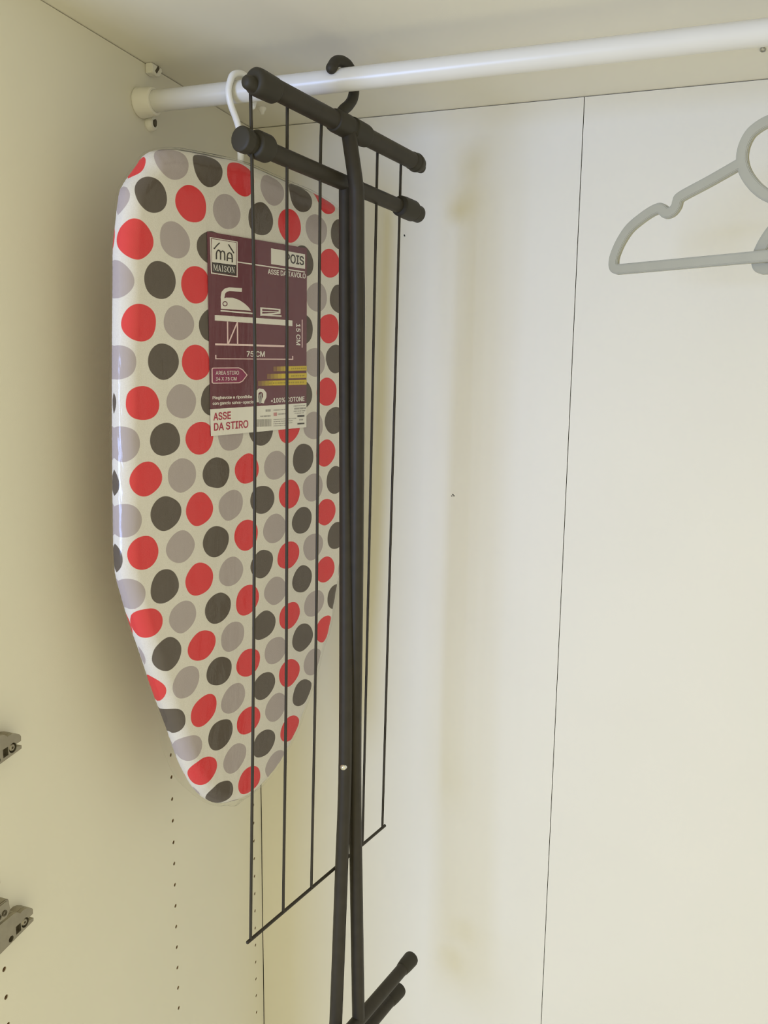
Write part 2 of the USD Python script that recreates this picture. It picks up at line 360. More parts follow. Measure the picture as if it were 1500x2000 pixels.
for s0, s1, off, z in ((0.030, 0.308, 0.015, -1.1965), (0.000, 0.300, 0.0, -1.2480)):
    fb = part(rack, 'foot_bar', tube([P(s, off, z) for s in np.linspace(s0, s1, 8)], 0.0086, 24), 'black_enamel')
    CAP = [(0, 0.0045), (0.0010, 0.0078), (0.0030, 0.0102), (0.0060, 0.0110), (0.0200, 0.0104), (0.0300, 0.0094), (0.0310, 0.0086)]
    part(fb, 'rubber_foot', lathe(P(s1 + 0.011, off, z), -D_, CAP, 28), 'black_plastic')
    part(fb, 'rubber_foot', lathe(P(s0 - 0.011, off, z), D_, CAP, 28), 'black_plastic')
part(rack, 'rivet', lathe(P(0.1555, 0.0030, -0.8370), -D_, [(-0.004, 0.0040), (0.0, 0.0040), (0.0012, 0.0036), (0.0024, 0.0022), (0.0028, 0.0008)], 20), 'rivet_steel', label='small bright rivet where the legs cross')
part(rack, 'pivot_pin', lathe(P(0.1880, 0.0030, -0.8385), D_, [(-0.004, 0.0036), (0.0028, 0.0036), (0.0038, 0.0026)], 16), 'black_enamel')
WB, ZB = -0.0120, -0.9795
WIRES = [[(0.0140, -0.0870), (0.0148, -0.1321), (0.0157, -0.2170), (0.0163, -0.3401), (0.0152, -0.4168), (0.0078, -0.6874), (-0.0022, ZB)],
         [(0.0703, -0.0885), (0.0687, -0.2087), (0.0670, -0.4192), (0.0631, -0.7054), (0.0552, ZB)],
         [(0.1287, -0.0900), (0.1265, -0.1573), (0.1228, -0.4332), (0.1185, -0.6980), (0.1098, ZB)],
         [(0.1920, -0.0920), (0.1850, -0.5500), (0.1780, ZB)],
         [(0.2409, -0.0933), (0.2330, -0.5400), (0.2236, ZB)],
         [(0.2954, -0.0950), (0.2886, -0.4028), (0.2738, ZB)]]
for w in WIRES:
    q = spline(w, 6)
    part(rack, 'wire', tube([P(s, -0.0098 - 0.0022 * min(max((-0.1 - z) / 0.85, 0), 1), z) for s, z in q], 0.00165, 12), 'black_enamel')
part(rack, 'wing_rod', tube([P(s, WB, ZB) for s in np.linspace(-0.0068, 0.2800, 8)], 0.0020, 12, dome=True), 'black_enamel', label='thin rod joining the lower ends of the wires')

# ---------------------------------------------------------------- plastic hangers on the rail
HX, ANG = 0.6969, 25.0


def hanger_parts(root):
    L = dict(local=True)
    sh = [(-0.0432, -0.1575), (-0.0709, -0.1687), (-0.0985, -0.1790), (-0.1022, -0.1830), (-0.1035, -0.1880), (-0.1075, -0.1925), (-0.1134, -0.1934), (-0.1180, -0.1895), (-0.1225, -0.1878),
          (-0.1310, -0.1902), (-0.1424, -0.1962), (-0.1538, -0.2042), (-0.1630, -0.2163), (-0.1688, -0.2289), (-0.1703, -0.2370), (-0.1690, -0.2425), (-0.1640, -0.2450)]
    rg = [(0.0, -0.1213), (-0.0105, -0.1220), (-0.0197, -0.1236), (-0.0275, -0.1264), (-0.0350, -0.1318), (-0.0398, -0.1415), (-0.0407, -0.1531), (-0.0370, -0.1652), (-0.0291, -0.1770), (-0.0198, -0.1862), (-0.0100, -0.1922), (0.0, -0.1945)]
    W = 0.0054
    mirror = lambda q: [(-x, z) for x, z in q]
    flat = lambda poly, t: frame(rounded_slab(poly, t, 0.0016), (0, t / 2, 0.0485), [1, 0, 0], [0, 0, 1], [0, -1, 0])
    sp = [tuple(q) for q in spline(sh, 6)]
    bar = LineString([(-0.1650, -0.2450), (0.1650, -0.2450)]).buffer(W, cap_style=2)
    ring = LineString([tuple(q) for q in spline(rg + mirror(rg)[::-1][1:], 8)]).buffer(W)
    for q in (sp, mirror(sp)):
        arm = LineString(q).buffer(W)
        part(root, 'shoulder_arm', flat(arm, 0.0072), 'grey_plastic', smooth=35, label='sloping shoulder arm with a strap notch', **L)
    part(root, 'cross_bar', flat(bar, 0.0071), 'grey_plastic', smooth=35, **L)
    part(root, 'centre_ring', flat(ring, 0.0073), 'grey_plastic', smooth=35, label='large open ring under the hook', **L)
    a = math.radians(ANG)
    Y = np.array([-math.sin(a), math.cos(a), 0])                     # across the rail
    c = RZ * 0 + 0.0117 + 0.0036 - 0.0200
    arc = [(0.0200 * math.cos(t), c + 0.0200 * math.sin(t)) for t in np.radians(np.linspace(-40, 205, 16))]
    path = [(0.0, -0.0735), (0.0, -0.0480), (0.004, -0.0330), (0.0110, -0.0240)] + arc
    part(root, 'hook', tube(spline([Y * y + np.array([0, 0, z]) for y, z in path], 4), 0.0036, 14, dome=True), 'grey_plastic', label='hook turned across the rail', **L)


hg = thing('clothes_hanger', (HX, RY, H + RZ), 'grey plastic clothes hanger in front, with large ring and notched shoulder', 'hanger', 'grey hangers on the rail', rz=-ANG)
hanger_parts(hg)
g2 = numbered('/World', 'clothes_hanger')
x3 = UsdGeom.Xform.Define(stage, g2)
x3.AddTranslateOp().Set(Gf.Vec3d(0.8575, RY, H + RZ - 0.0005)); x3.AddRotateZOp().Set(-7.0); x3.AddScaleOp().Set(Gf.Vec3f(1.045, 1.045, 1.045))
x3.GetPrim().GetReferences().AddInternalReference(hg)
x3.GetPrim().SetInstanceable(True)
keys(x3.GetPrim(), 'grey plastic clothes hanger behind, only its lower corner showing at the right edge', 'hanger', 'grey hangers on the rail')

# ---------------------------------------------------------------- table-top ironing board in its film
BOARD_O=np.array([0.10107, -0.43864, -0.22885]);BE1=np.array([0.28904, 0.95704, 0.02299]);BE2=np.array([0.02219, -0.0307, 0.99928]);BN=np.array([0.95706, -0.28832, -0.03012])
BOARD_OUTLINE=[(0.0277, 0.0837), (0.0165, 0.0711), (-0.0016, 0.048), (-0.0065, 0.0325), (-0.0097, 0.0154), (-0.0139, -0.0091), (-0.0163, -0.0481), (-0.0203, -0.1178), (-0.024, -0.1945), (-0.0271, -0.2736), (-0.0281, -0.3334), (-0.0219, -0.3655), (-0.0123, -0.4004), (-0.001, -0.4357), (0.0107, -0.4742), (0.0223, -0.5089), (0.0336, -0.5414), (0.0453, -0.5782), (0.0568, -0.6061), (0.0697, -0.6306), (0.0855, -0.6509), (0.1064, -0.6661), (0.1417, -0.6755), (0.1697, -0.6744), (0.1989, -0.6628), (0.2242, -0.6449), (0.2554, -0.6079), (0.2843, -0.557), (0.3016, -0.5168), (0.3148, -0.4939), (0.331, -0.4374), (0.3438, -0.3801), (0.3443, -0.292), (0.3433, -0.1853), (0.3412, -0.0826), (0.3381, 0.0162), (0.335, 0.0607), (0.3221, 0.0766), (0.2776, 0.0865), (0.2371, 0.0906), (0.1724, 0.0981), (0.1453, 0.1002), (0.123, 0.0982), (0.0881, 0.0967), (0.0619, 0.0947), (0.0413, 0.0902)]
DOTS=[(0,-0.0741,0.2024),(0,-0.0741,0.1215),(0,-0.0741,0.0405),(0,-0.0741,-0.0405),(0,-0.0741,-0.1215),(0,-0.0741,-0.2024),(0,-0.0741,-0.2834),(0,-0.0741,-0.3644),(0,-0.0741,-0.4454),(0,-0.0741,-0.5264),(0,-0.0741,-0.6073),(0,-0.0741,-0.6883),(1,-0.0494,0.1620),(1,-0.0494,0.0810),(1,-0.0494,0.0000),(1,-0.0494,-0.0810),(1,-0.0494,-0.1620),(1,-0.0494,-0.2429),(1,-0.0494,-0.3239),(1,-0.0494,-0.4049),(1,-0.0494,-0.4859),(1,-0.0494,-0.5668),(1,-0.0494,-0.6478),(2,-0.0247,0.2024),(2,-0.0247,0.1215),(2,-0.0247,0.0405),(2,-0.0247,-0.0405),(2,-0.0247,-0.1215),(2,-0.0247,-0.2024),(2,-0.0247,-0.2834),(2,-0.0247,-0.3644),(2,-0.0247,-0.4454),(2,-0.0247,-0.5264),(2,-0.0247,-0.6073),(2,-0.0247,-0.6883),(0,0.0000,0.1620),(0,0.0000,0.0810),(0,0.0000,-0.0018),(0,0.0020,-0.0825),(0,0.0023,-0.1624),(0,0.0019,-0.2414),(0,-0.0042,-0.3202),(0,-0.0026,-0.3985),(0,0.0000,-0.4859),(0,0.0000,-0.5668),(0,0.0000,-0.6478),(1,0.0247,0.2024),(1,0.0247,0.1215),(1,0.0210,0.0426),(1,0.0274,-0.0397),(1,0.0294,-0.1211),(1,0.0289,-0.2018),(1,0.0266,-0.2822),(1,0.0221,-0.3616),(1,0.0235,-0.4410),(1,0.0247,-0.5264),(1,0.0247,-0.6073),(1,0.0247,-0.6883),(2,0.0494,0.1620),(2,0.0494,0.0810),(2,0.0489,0.0018),(2,0.0516,-0.0804),(2,0.0517,-0.1622),(2,0.0505,-0.2432),(2,0.0465,-0.3228),(2,0.0461,-0.4025),(2,0.0483,-0.4829),(2,0.0494,-0.5668),(2,0.0494,-0.6478),(0,0.0741,0.2024),(0,0.0741,0.1215),(0,0.0721,0.0423),(0,0.0753,-0.0403),(0,0.0741,-0.1215),(0,0.0758,-0.2036),(0,0.0736,-0.2842),(0,0.0711,-0.3648),(0,0.0730,-0.4457),(0,0.0738,-0.5262),(0,0.0719,-0.6046),(0,0.0741,-0.6883),(1,0.0988,0.1620),(1,0.0965,0.0809),(1,0.0988,0.0000),(1,0.0988,-0.0810),(1,0.0988,-0.1620),(1,0.1004,-0.2448),(1,0.0983,-0.3254),(1,0.0986,-0.4062),(1,0.0999,-0.4852),(1,0.0998,-0.5675),(1,0.0988,-0.6478),(2,0.1235,0.2024),(2,0.1235,0.1215),(2,0.1224,0.0404),(2,0.1235,-0.0405),(2,0.1235,-0.1215),(2,0.1235,-0.2024),(2,0.1220,-0.2861),(2,0.1213,-0.3666),(2,0.1226,-0.4474),(2,0.1220,-0.5279),(2,0.1223,-0.6076),(2,0.1235,-0.6883),(0,0.1482,0.1620),(0,0.1437,0.0792),(0,0.1482,-0.0040),(0,0.1482,-0.0810),(0,0.1482,-0.1620),(0,0.1493,-0.2466),(0,0.1465,-0.3272),(0,0.1476,-0.4082),(0,0.1483,-0.4892),(0,0.1482,-0.5668),(0,0.1482,-0.6478),(1,0.1729,0.2024),(1,0.1729,0.1215),(1,0.1752,0.0393),(1,0.1729,-0.0405),(1,0.1729,-0.1215),(1,0.1729,-0.2024),(1,0.1743,-0.2867),(1,0.1733,-0.3672),(1,0.1763,-0.4488),(1,0.1750,-0.5293),(1,0.1752,-0.6080),(1,0.1729,-0.6883),(2,0.1976,0.1620),(2,0.1944,0.0754),(2,0.1976,-0.0040),(2,0.1976,-0.0810),(2,0.1976,-0.1620),(2,0.1984,-0.2463),(2,0.1962,-0.3268),(2,0.1974,-0.4073),(2,0.1977,-0.4881),(2,0.1976,-0.5668),(2,0.1976,-0.6478),(0,0.2223,0.2024),(0,0.2223,0.1215),(0,0.2241,0.0392),(0,0.2223,-0.0405),(0,0.2223,-0.1215),(0,0.2223,-0.2024),(0,0.2227,-0.2855),(0,0.2217,-0.3656),(0,0.2237,-0.4470),(0,0.2231,-0.5271),(0,0.2255,-0.6079),(0,0.2223,-0.6883),(1,0.2470,0.1620),(1,0.2443,0.0752),(1,0.2470,0.0000),(1,0.2470,-0.0810),(1,0.2470,-0.1620),(1,0.2494,-0.2438),(1,0.2474,-0.3236),(1,0.2484,-0.4038),(1,0.2495,-0.4847),(1,0.2502,-0.5641),(1,0.2470,-0.6478),(2,0.2717,0.2024),(2,0.2717,0.1215),(2,0.2731,0.0410),(2,0.2750,-0.0402),(2,0.2717,-0.1212),(2,0.2695,-0.2025),(2,0.2694,-0.2824),(2,0.2701,-0.3626),(2,0.2730,-0.4427),(2,0.2717,-0.5264),(2,0.2717,-0.6073),(2,0.2717,-0.6883),(0,0.2964,0.1620),(0,0.2964,0.0810),(0,0.2997,0.0032),(0,0.2988,-0.0785),(0,0.2958,-0.1592),(0,0.2955,-0.2403),(0,0.2962,-0.3205),(0,0.2973,-0.4004),(0,0.2964,-0.4859),(0,0.2964,-0.5668),(0,0.2964,-0.6478),(1,0.3211,0.2024),(1,0.3211,0.1215),(1,0.3211,0.0405),(1,0.3211,-0.0405),(1,0.3142,-0.1169),(1,0.3134,-0.1976),(1,0.3178,-0.2787),(1,0.3195,-0.3571),(1,0.3211,-0.4454),(1,0.3211,-0.5264),(1,0.3211,-0.6073),(1,0.3211,-0.6883),(2,0.3458,0.1620),(2,0.3458,0.0810),(2,0.3458,0.0000),(2,0.3458,-0.0810),(2,0.3458,-0.1620),(2,0.3458,-0.2429),(2,0.3458,-0.3239),(2,0.3458,-0.4049),(2,0.3458,-0.4859),(2,0.3458,-0.5668),(2,0.3458,-0.6478),(0,0.3705,0.2024),(0,0.3705,0.1215),(0,0.3705,0.0405),(0,0.3705,-0.0405),(0,0.3705,-0.1215),(0,0.3705,-0.2024),(0,0.3705,-0.2834),(0,0.3705,-0.3644),(0,0.3705,-0.4454),(0,0.3705,-0.5264),(0,0.3705,-0.6073),(0,0.3705,-0.6883)]
HOOK_UV=[(0.1638, 0.1042), (0.1634, 0.1296), (0.1581, 0.1446), (0.1498, 0.1586), (0.1462, 0.1719), (0.1495, 0.1837), (0.1597, 0.1915), (0.1732, 0.1955)]
LABEL_UV=[(0.0939, 0.0163), (0.254, 0.0167), (0.2541, -0.2051), (0.09, -0.2009)]
FILM_UV=[(0.0239, -0.5439), (0.0358, -0.5872), (0.048, -0.6122), (0.0694, -0.6393), (0.0895, -0.6596), (0.1149, -0.673)]
BT = 0.0155                                                         # half thickness; the print's plane is the front face
board = thing('ironing_board', BOARD_O + BE1 * 0.16 + BE2 * 0.09 + np.array([0, 0, H]), 'ironing board with red, grey and charcoal dots hanging by a white hook', 'ironing board')


def BP(uv, off):
    uv = np.atleast_2d(uv)
    off = np.broadcast_to(off, len(uv))
    return BOARD_O + uv[:, :1] * BE1 + uv[:, 1:] * BE2 + off[:, None] * BN


def closed(pts, n=10):
    p = list(pts)
    q = spline(p[-2:] + p + p[:3], n)
    return Polygon(q[2 * n:(2 + len(p)) * n])


outline = closed(BOARD_OUTLINE).buffer(0.004).buffer(-0.004)


def pillow(poly, nu, nv, shift, edge, amp=0.0):
    """front and back height fields over the outline, meeting at its rim; returns uv (print measures), vertices and faces"""
    x0, y0, x1, y1 = poly.bounds
    ring = np.array(poly.exterior.segmentize(0.002).coords)
    from scipy.spatial import cKDTree
    tree = cKDTree(ring)
    tv = (1 - np.cos(np.linspace(0, math.pi, nv))) / 2 * 0.35 + np.linspace(0, 1, nv) * 0.65
    vs = y0 + 1e-5 + (y1 - y0 - 2e-5) * tv
    tu = (1 - np.cos(np.linspace(0, math.pi, nu))) / 2 * 0.6 + np.linspace(0, 1, nu) * 0.4
    grid = []
    for v in vs:
        cut = LineString([(x0 - 1, v), (x1 + 1, v)]).intersection(poly)
        a, b = cut.bounds[0], cut.bounds[2]
        grid.append(np.stack([a + (b - a) * tu, np.full(nu, v)], 1))
    uv = np.array(grid).reshape(-1, 2)
    d, near = tree.query(uv)
    rim = np.zeros((nv, nu), bool)
    rim[0] = rim[-1] = True
    rim[:, 0] = rim[:, -1] = True
    d = np.where(rim.ravel(), 0, d)
    q = 1 - np.clip(d / edge, 0, 1)                                  # 0 inside, 1 at the rim
    h = np.sqrt(np.maximum(1 - q * q, 0))
    phi = np.arcsin(np.clip(q, 0, 1))
    tg = np.roll(ring[:-1], -4, 0) - np.roll(ring[:-1], 4, 0)          # outward direction of the rim, smoothed
    nr = np.stack([tg[:, 1], -tg[:, 0]], 1) / np.linalg.norm(tg, axis=1, keepdims=True)
    if Polygon(ring[:-1] + nr * 0.002).area < poly.area:
        nr = -nr
    tex = uv + np.vstack([nr, nr[:1]])[near] * (edge * (phi - q))[:, None]
    w3 = np.stack([uv[:, 0] * 55, uv[:, 1] * 16, np.zeros(len(uv))], 1)
    wr = (meshkit.fbm(w3, 3, 5) - 0.5) * amp
    arc = np.cumsum(np.r_[0, np.linalg.norm(np.diff(ring, axis=0), axis=1)])[near]
    gather = np.sin(arc * 330 + 3 * np.sin(arc * 47)) * np.clip(q, 0, 1) ** 1.5 * (0.0006 if amp < 0.0015 else 0.0004)
    front = BP(uv, -BT + BT * h + shift * h + (wr + gather) * h)
    back = BP(uv, -BT - BT * 0.8 * h - shift * h)
    n = nu * nv
    idx = np.arange(n).reshape(nv, nu)
    a, b, c, e = idx[:-1, :-1].ravel(), idx[:-1, 1:].ravel(), idx[1:, 1:].ravel(), idx[1:, :-1].ravel()
    ff = np.vstack([np.stack([a, b, c], 1), np.stack([a, c, e], 1)])
    bi = np.where(rim.ravel(), np.arange(n), np.arange(n) + n)
    fb = bi[ff][:, ::-1]
    f = np.vstack([ff, fb])
    used, f = np.unique(f, return_inverse=True)                       # leave out the back's unused rim points
    return np.vstack([tex, tex])[used], trimesh.Trimesh(np.vstack([front, back])[used], f.reshape(-1, 3), process=False)


tex, cover = pillow(outline, 170, 330, 0.0, 0.018, 0.0009)
RU, RV = 0.0202, 0.0182
dots = np.array([(u, v) for _, u, v in DOTS])
ink = np.array([(0.70, 0.045, 0.052), (0.110, 0.089, 0.072), (0.430, 0.375, 0.380)])[[c for c, _, _ in DOTS]]
wob = np.stack([meshkit.noise(np.c_[tex * 45, np.full(len(tex), k)], 3 + k) - 0.5 for k in (0, 1)], 1) * 0.0035
tt = tex + wob
best, bi_ = np.full(len(tex), 9.0), np.zeros(len(tex), int)
for k, (u, v) in enumerate(dots):
    dd = np.hypot((tt[:, 0] - u) / RU, (tt[:, 1] - v) / RV)
    m_ = dd < best
    best[m_], bi_[m_] = dd[m_], k
cv = cover.copy(); cv.apply_translation(np.array([0, 0, H]) - ORIGIN[board])
cp = numbered(board, 'padded_cover')
cm = usdkit.mesh(stage, cp, cv, MAT['dotted_cotton'], smooth=True)
api = UsdGeom.PrimvarsAPI(cm)
api.CreatePrimvar('dot_edge', Sdf.ValueTypeNames.FloatArray, 'vertex').Set(Vt.FloatArray.FromNumpy(best.astype(np.float32)))
api.CreatePrimvar('dot_ink', Sdf.ValueTypeNames.Color3fArray, 'vertex').Set(Vt.Vec3fArray.FromNumpy(ink[bi_].astype(np.float32)))
keys(cm.GetPrim(), 'off-white padded cotton cover printed with red, grey and charcoal dots')
film_out = unary_union([outline.buffer(0.0022), closed(FILM_UV + [(0.14, -0.668), (0.14, -0.5), (0.04, -0.5)], 4)]).buffer(0.003).buffer(-0.003)
_, film = pillow(Polygon(film_out.exterior), 110, 200, 0.0034, 0.020, 0.0022)
hook_pts = spline([BP([uv], -0.020)[0] for uv in HOOK_UV[:-1]], 6)
bx, by = 0.1652, 0.1766
tail = [(0.1640, 0.1945), (0.1740, 0.1935), (0.1830, 0.1865), (0.1862, 0.1760), (0.1835, 0.1650)]
hook_pts = spline([BP([uv], -0.020)[0] for uv in [(0.1640, 0.0850)] + HOOK_UV[:-2] + [(0.1540, 0.1905)] + tail], 6)
part(board, 'hanging_hook', tube(hook_pts, 0.0036, 16, dome=True), 'hook_white', label='white coated wire hook over the rail')

# paper label, measured on a flat drawing of it (px) and printed in thin layers
SRC = np.array([(75, 62), (990, 212), (984, 1893), (85, 1945)], float)
DST = np.array([(0.0920, 0.0165), (0.2540, 0.0165), (0.2540, -0.2030), (0.0920, -0.2030)])
_m, _v = [], []
for (x, y), (u, v) in zip(SRC, DST):
    _m += [[x, y, 1, 0, 0, 0, -u * x, -u * y], [0, 0, 0, x, y, 1, -v * x, -v * y]]
    _v += [u, v]
HM = np.append(np.linalg.solve(np.array(_m), np.array(_v)), 1).reshape(3, 3)


def LM(xy):
    q = np.c_[np.asarray(xy, float), np.ones(len(xy))] @ HM.T
    return q[:, :2] / q[:, 2:]


def printed(mesh, layer):
    """mesh drawn in px with z from 0 to 1, laid on the label"""
    m = mesh.copy()
    z = m.vertices[:, 2].copy()
    m.vertices = BP(LM(m.vertices[:, :2]), (0.0009 if layer == 0 else 0.0013 + 0.00022 * (layer - 1)) + z * (0.0004 if layer == 0 else 0.00018))
    if np.linalg.det(HM) < 0:
        m.invert()
    return m


def poly(*pts):
    return Polygon(pts)


def line(w, *pts, cap=2):
    return LineString(pts).buffer(w / 2, cap_style=cap, join_style=2)


def words(text, x0, y0, x1, y1, h, bold=False, up=None):
    """lettering from baseline start to baseline end, h px tall"""
    t = meshkit.text_mesh(text, 1.0, 1.0, bold)
    v = t.vertices
    lo, hi = v[:, 0].min(), v[:, 0].max()
    e = np.array([x1 - x0, y1 - y0]) / (hi - lo)
    u = np.array([0, -h]) if up is None else np.array(up, float)
    z = (v[:, 2] - v[:, 2].min()) / max(np.ptp(v[:, 2]), 1e-9)
    t.vertices = np.c_[np.array([x0, y0]) + (v[:, :1] - lo) * e + v[:, 1:2] * u, z]
    return t


def strokes(lines, x0, y0, x1, y1, h):
    """shapely shapes in unit letters (0..1, 0..1) mapped to a sheared box"""
    def go(x, y):
        return x0 + (x1 - x0) * x, y0 + (y1 - y0) * x - h * y
    from shapely import transform
    return unary_union([transform(g, lambda a: np.stack(go(a[:, 0], a[:, 1]), 1)) for g in lines])


lab = part(board, 'label', printed(slab(poly((75, 62), (990, 212), (984, 1893), (85, 1945)), 1.0), 0), 'ink_maroon', smooth=False, label='maroon paper label with white drawings and lettering')


def ink_(name, shape, mat, layer=1, label=None):
    m = slab(shape, 1.0) if not isinstance(shape, trimesh.Trimesh) else shape
    if isinstance(shape, trimesh.Trimesh) or True:
        part(lab, name, printed(m, layer), mat, smooth=False, label=label)


# emblem: a house-roofed monogram over the word
ink_('emblem', poly((98, 112), (348, 152), (346, 476), (104, 440)).difference(poly((106, 121), (340, 159), (338, 466), (112, 431))), 'ink_cream', label='thin white frame of the emblem')
ink_('emblem', poly((112, 128), (334, 163), (332, 366), (115, 337)), 'ink_cream', label='cream field of the emblem')
ink_('emblem', poly((115, 337), (332, 366), (331, 458), (118, 426)), 'ink_charcoal', label='dark band of the emblem')


def arch(x, w, y0, y1, t):
    """an upright arch: two legs under a half round"""
    r = w / 2
    a = np.linspace(math.pi, 0, 14)
    pts = [(x, y0)] + [(x + r + r * math.cos(q), y1 + r * 0.95 * -math.sin(q)) for q in a] + [(x + w, y0)]
    return LineString(pts).buffer(t / 2, cap_style=2)


mono = unary_union([line(10, (133, 219), (158, 188), (184, 164)), line(10, (264, 178), (286, 214), (313, 258)), line(9, (134, 219), (134, 208)),
                    LineString([(153, 312), (153, 262), (160, 240), (171, 230), (184, 236), (191, 252), (191, 316)]).buffer(5.5, cap_style=2), LineString([(191, 260), (197, 244), (209, 237), (222, 244), (229, 262), (229, 322)]).buffer(5.5, cap_style=2),
                    LineString([(251, 329), (252, 285), (258, 262), (270, 253), (284, 258), (294, 274), (297, 300), (297, 340)]).buffer(5.5, cap_style=2), line(9, (252, 300), (297, 307))])
ink_('emblem', mono, 'ink_charcoal', 2, label='MA monogram under two roof strokes')
S, th, tk = [], 0.035, 0.09


def bx_(x0, y0, x1, y1):
    return box(x0, y0, x1, y1)


def serif(x, y, w=0.13):
    return box(x - w / 2, y - 0.03, x + w / 2, y + 0.03)


M_ = [box(0.05, 0, 0.10, 1), box(0.80, 0, 0.95, 1), Polygon([(0.05, 1), (0.22, 1), (0.52, 0.05), (0.44, 0.05)]), Polygon([(0.80, 1), (0.86, 1), (0.52, 0.05), (0.46, 0.05)]), serif(0.075, 0.03, 0.2), serif(0.875, 0.03, 0.3), serif(0.1, 0.97, 0.2), serif(0.88, 0.97, 0.25)]
A1 = [Polygon([(0.08, 0), (0.16, 0), (0.52, 1), (0.45, 1)]), Polygon([(0.68, 0), (0.90, 0), (0.56, 1), (0.45, 1)]), box(0.22, 0.30, 0.72, 0.37), serif(0.1, 0.03, 0.26), serif(0.82, 0.03, 0.34)]
I_ = [box(0.36, 0, 0.64, 1), serif(0.5, 0.03, 0.6), serif(0.5, 0.97, 0.6)]
S_ = [LineString([(0.80, 0.72), (0.72, 0.90), (0.48, 0.96), (0.24, 0.86), (0.22, 0.70), (0.40, 0.56), (0.66, 0.44), (0.80, 0.26), (0.70, 0.09), (0.46, 0.04), (0.22, 0.12), (0.16, 0.30)]).buffer(0.062, cap_style=2), box(0.78, 0.70, 0.82, 0.97), box(0.14, 0.03, 0.18, 0.32)]
O_ = [affinity.scale(Point(0.5, 0.5).buffer(0.5, 24), 0.92, 1.0).difference(affinity.scale(Point(0.5, 0.5).buffer(0.5, 24), 0.52, 0.88))]
N1 = [box(0.12, 0, 0.18, 1), box(0.80, 0, 0.86, 1), Polygon([(0.10, 1), (0.34, 1), (0.86, 0), (0.74, 0)]), serif(0.15, 0.03, 0.26), serif(0.83, 0.97, 0.26), serif(0.12, 0.97, 0.2)]
xx = [124, 166, 198, 218, 248, 288, 322]
for (g, a, b) in zip((M_, A1, I_, S_, O_, N1), xx[:-1], xx[1:]):
    ya, yb = 412 + (a - 124) * 0.142, 412 + (b - 124) * 0.142
    ink_('lettering', strokes(g, a + 1, ya, b - 2, yb, 56), 'ink_cream', 2)

# name box, rule and headings
ink_('name_box', poly((655, 212), (972, 268), (972, 402), (655, 357)), 'ink_cream', label='cream box behind the word POIS')
ink_('lettering', words('POIS', 790, 338, 960, 368, 78, True), 'ink_charcoal', 2, 'dark lettering POIS')
ink_('rule', line(11, (348, 337), (970, 431)), 'ink_cream')
ink_('lettering', words('ASSE DA TAVOLO', 624, 445, 978, 490, 44, True), 'ink_cream', 1, 'white lettering ASSE DA TAVOLO')
# pictogram: iron, folded cloth and the board on its legs
body = poly((190, 761), (190, 690), (205, 672), (240, 660), (300, 662), (360, 684), (410, 718), (445, 752), (466, 783)).difference(Point(228, 716).buffer(24).difference(Point(228, 716).buffer(15)))
handle = LineString([(207, 700), (206, 655), (214, 615), (236, 592), (270, 584), (383, 592)]).buffer(17, cap_style=2)
ink_('pictogram', unary_union([body, handle.difference(Point(228, 716).buffer(24))]), 'ink_cream', label='white drawing of an iron')
ink_('pictogram', line(13, (187, 779), (480, 808)), 'ink_cream')
ink_('pictogram', unary_union([poly((553, 752), (740, 770), (740, 815), (553, 832)).difference(poly((570, 766), (724, 782), (724, 802), (570, 812))), line(9, (568, 789), (730, 799)), line(13, (553, 822), (750, 836))]), 'ink_cream', label='white drawing of folded cloth')
ink_('pictogram', poly((134, 817), (852, 878), (852, 931), (134, 868)), 'ink_cream', label='white board top')
ink_('pictogram', unary_union([line(11, (249, 880), (249, 1090)), line(11, (340, 886), (340, 1098)), line(11, (252, 1090), (338, 890))]), 'ink_pink')
ink_('pictogram', line(18, (134, 1087), (776, 1117)), 'ink_pink')
ink_('dimension_mark', unary_union([line(9, (138, 1186), (138, 1221), (855, 1242), (855, 1210))]), 'ink_pink')
ink_('lettering', words('75 CM', 424, 1207, 592, 1213, 50, True), 'ink_cream', 1, 'white lettering 75 CM')
ink_('dimension_mark', line(7, (945, 872), (945, 1135)), 'ink_pink')
ink_('lettering', words('15 CM', 890, 908, 890, 1108, 36, True, up=(36, 5)), 'ink_cream', 1, 'upright white lettering 15 CM')
tag = poly((110, 1302), (350, 1306), (385, 1325), (430, 1380), (385, 1438), (352, 1454), (110, 1452), (98, 1440), (98, 1314))
ink_('area_tag', tag, 'ink_pink', label='pink rim of the pointed tag')
ink_('area_tag', tag.buffer(-9), 'ink_magenta', 2, 'magenta pointed tag')
ink_('lettering', words('AREA STIRO', 134, 1368, 348, 1373, 34, False), 'ink_cream', 3, 'white lettering AREA STIRO')
ink_('lettering', words('34 X 75 CM', 134, 1424, 325, 1427, 34, False), 'ink_cream', 3, 'white lettering 34 X 75 CM')
for y0, y1, xa in ((1307, 1351, 672), (1375, 1421, 612), (1438, 1485, 528)):
    w = 34
    for k in range(4):
        ink_('colour_bar', box(xa + k * w, y0, xa + (k + 1) * w, y1), f'ink_fade_{k + 1}')
    ink_('colour_bar', box(xa + 4 * w, y0, 987, y1), 'ink_yellow', label='bright yellow bar')
    rng = np.random.RandomState(int(y0))
    x, m_ = (840 if y0 < 1400 else 590), []
    while x < 965:
        d_ = rng.randint(6, 15)
        m_.append(box(x, (y0 + y1) / 2 - 7, x + d_, (y0 + y1) / 2 + 8)); x += d_ + rng.randint(5, 9)
    ink_('small_print', unary_union(m_), 'ink_olive', 2)
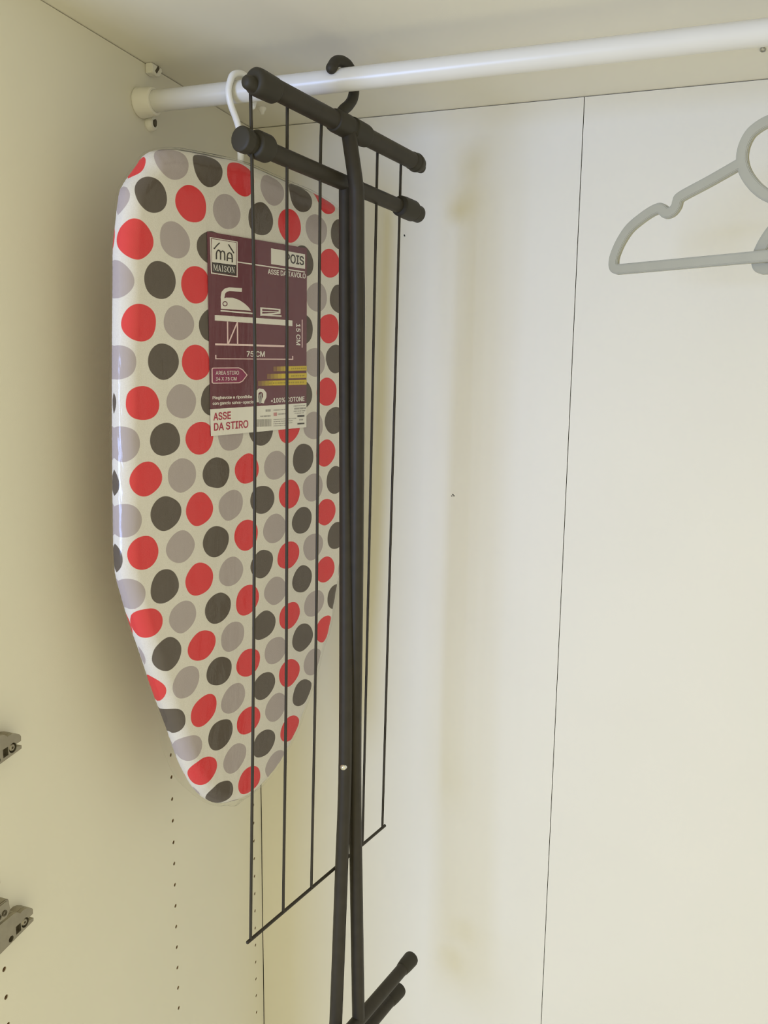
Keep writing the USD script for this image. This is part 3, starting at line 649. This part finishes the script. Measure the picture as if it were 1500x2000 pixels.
# hanging-hook pictogram
hp_ = LineString([(518, 1640), (512, 1590), (516, 1548), (540, 1524), (570, 1530), (590, 1556), (590, 1590), (572, 1625), (566, 1648)])
ink_('pictogram', hp_.buffer(15, cap_style=2), 'ink_cream', label='white drawing of a hanging hook')
ink_('pictogram', LineString([(540, 1650), (538, 1575), (556, 1562), (556, 1600), (546, 1650)]).buffer(7, cap_style=2), 'ink_grey', 2)
ink_('lettering', words('Pieghevole e riponibile', 104, 1597, 470, 1597, 27, True), 'ink_cream', 1, 'small white lettering Pieghevole e riponibile')
ink_('lettering', words('con gancio salva-spazio', 104, 1650, 485, 1646, 27, True), 'ink_cream', 1, 'small white lettering con gancio salva-spazio')
ink_('lettering', words('•100% COTONE', 650, 1648, 966, 1640, 42, True), 'ink_cream', 1, 'white lettering 100% COTONE')
# white strip along the foot of the label
ink_('foot_strip', poly((80, 1690), (985, 1660), (984, 1893), (85, 1945)), 'ink_paper', label='white strip along the foot of the label')
ink_('lettering', words('ASSE', 108, 1795, 270, 1786, 68, True), 'ink_crimson', 2, 'crimson lettering ASSE')
ink_('lettering', words('DA STIRO', 112, 1893, 432, 1874, 68, True), 'ink_crimson', 2, 'crimson lettering DA STIRO')
rng = np.random.RandomState(4)
x, bars = 500, []
while x < 650:
    d_ = rng.randint(2, 7); bars.append(box(x, 1802, min(x + d_, 650), 1872)); x += d_ + rng.randint(2, 6)
ink_('barcode', unary_union(bars), 'ink_grey', 2)


def dashes(x0, x1, y, h, seed, mat='ink_grey', slope=-0.03):
    r_ = np.random.RandomState(seed); x, m = x0, []
    while x < x1:
        d = r_.randint(5, 13)
        m.append(poly((x, y + slope * (x - x0)), (x + d, y + slope * (x + d - x0)), (x + d, y + h + slope * (x + d - x0)), (x, y + h + slope * (x - x0)))); x += d + r_.randint(3, 6)
    ink_('small_print', unary_union(m), mat, 2)


dashes(596, 640, 1710, 22, 1); dashes(545, 640, 1768, 13, 2); dashes(672, 795, 1714, 10, 3); dashes(712, 795, 1752, 12, 4)
for k, (xe, y) in enumerate(((880, 1806), (850, 1826), (840, 1846), (795, 1866))):
    dashes(670, xe, y, 7, 10 + k)
dashes(862, 968, 1682, 9, 20); dashes(868, 968, 1704, 16, 21); dashes(862, 968, 1732, 9, 22); dashes(872, 960, 1752, 8, 23)
ink_('small_print', box(672, 1742, 702, 1774), 'ink_rose', 2)
ink_('small_print', unary_union([poly((898, 1776), (964, 1774), (964, 1790), (898, 1792)), poly((898, 1850), (964, 1848), (964, 1862), (898, 1864))]), 'ink_charcoal', 2)
dashes(915, 948, 1812, 14, 30)
part(board, 'plastic_film', film, 'clear_film', smooth=True, label='clear plastic film wrapped round the board')
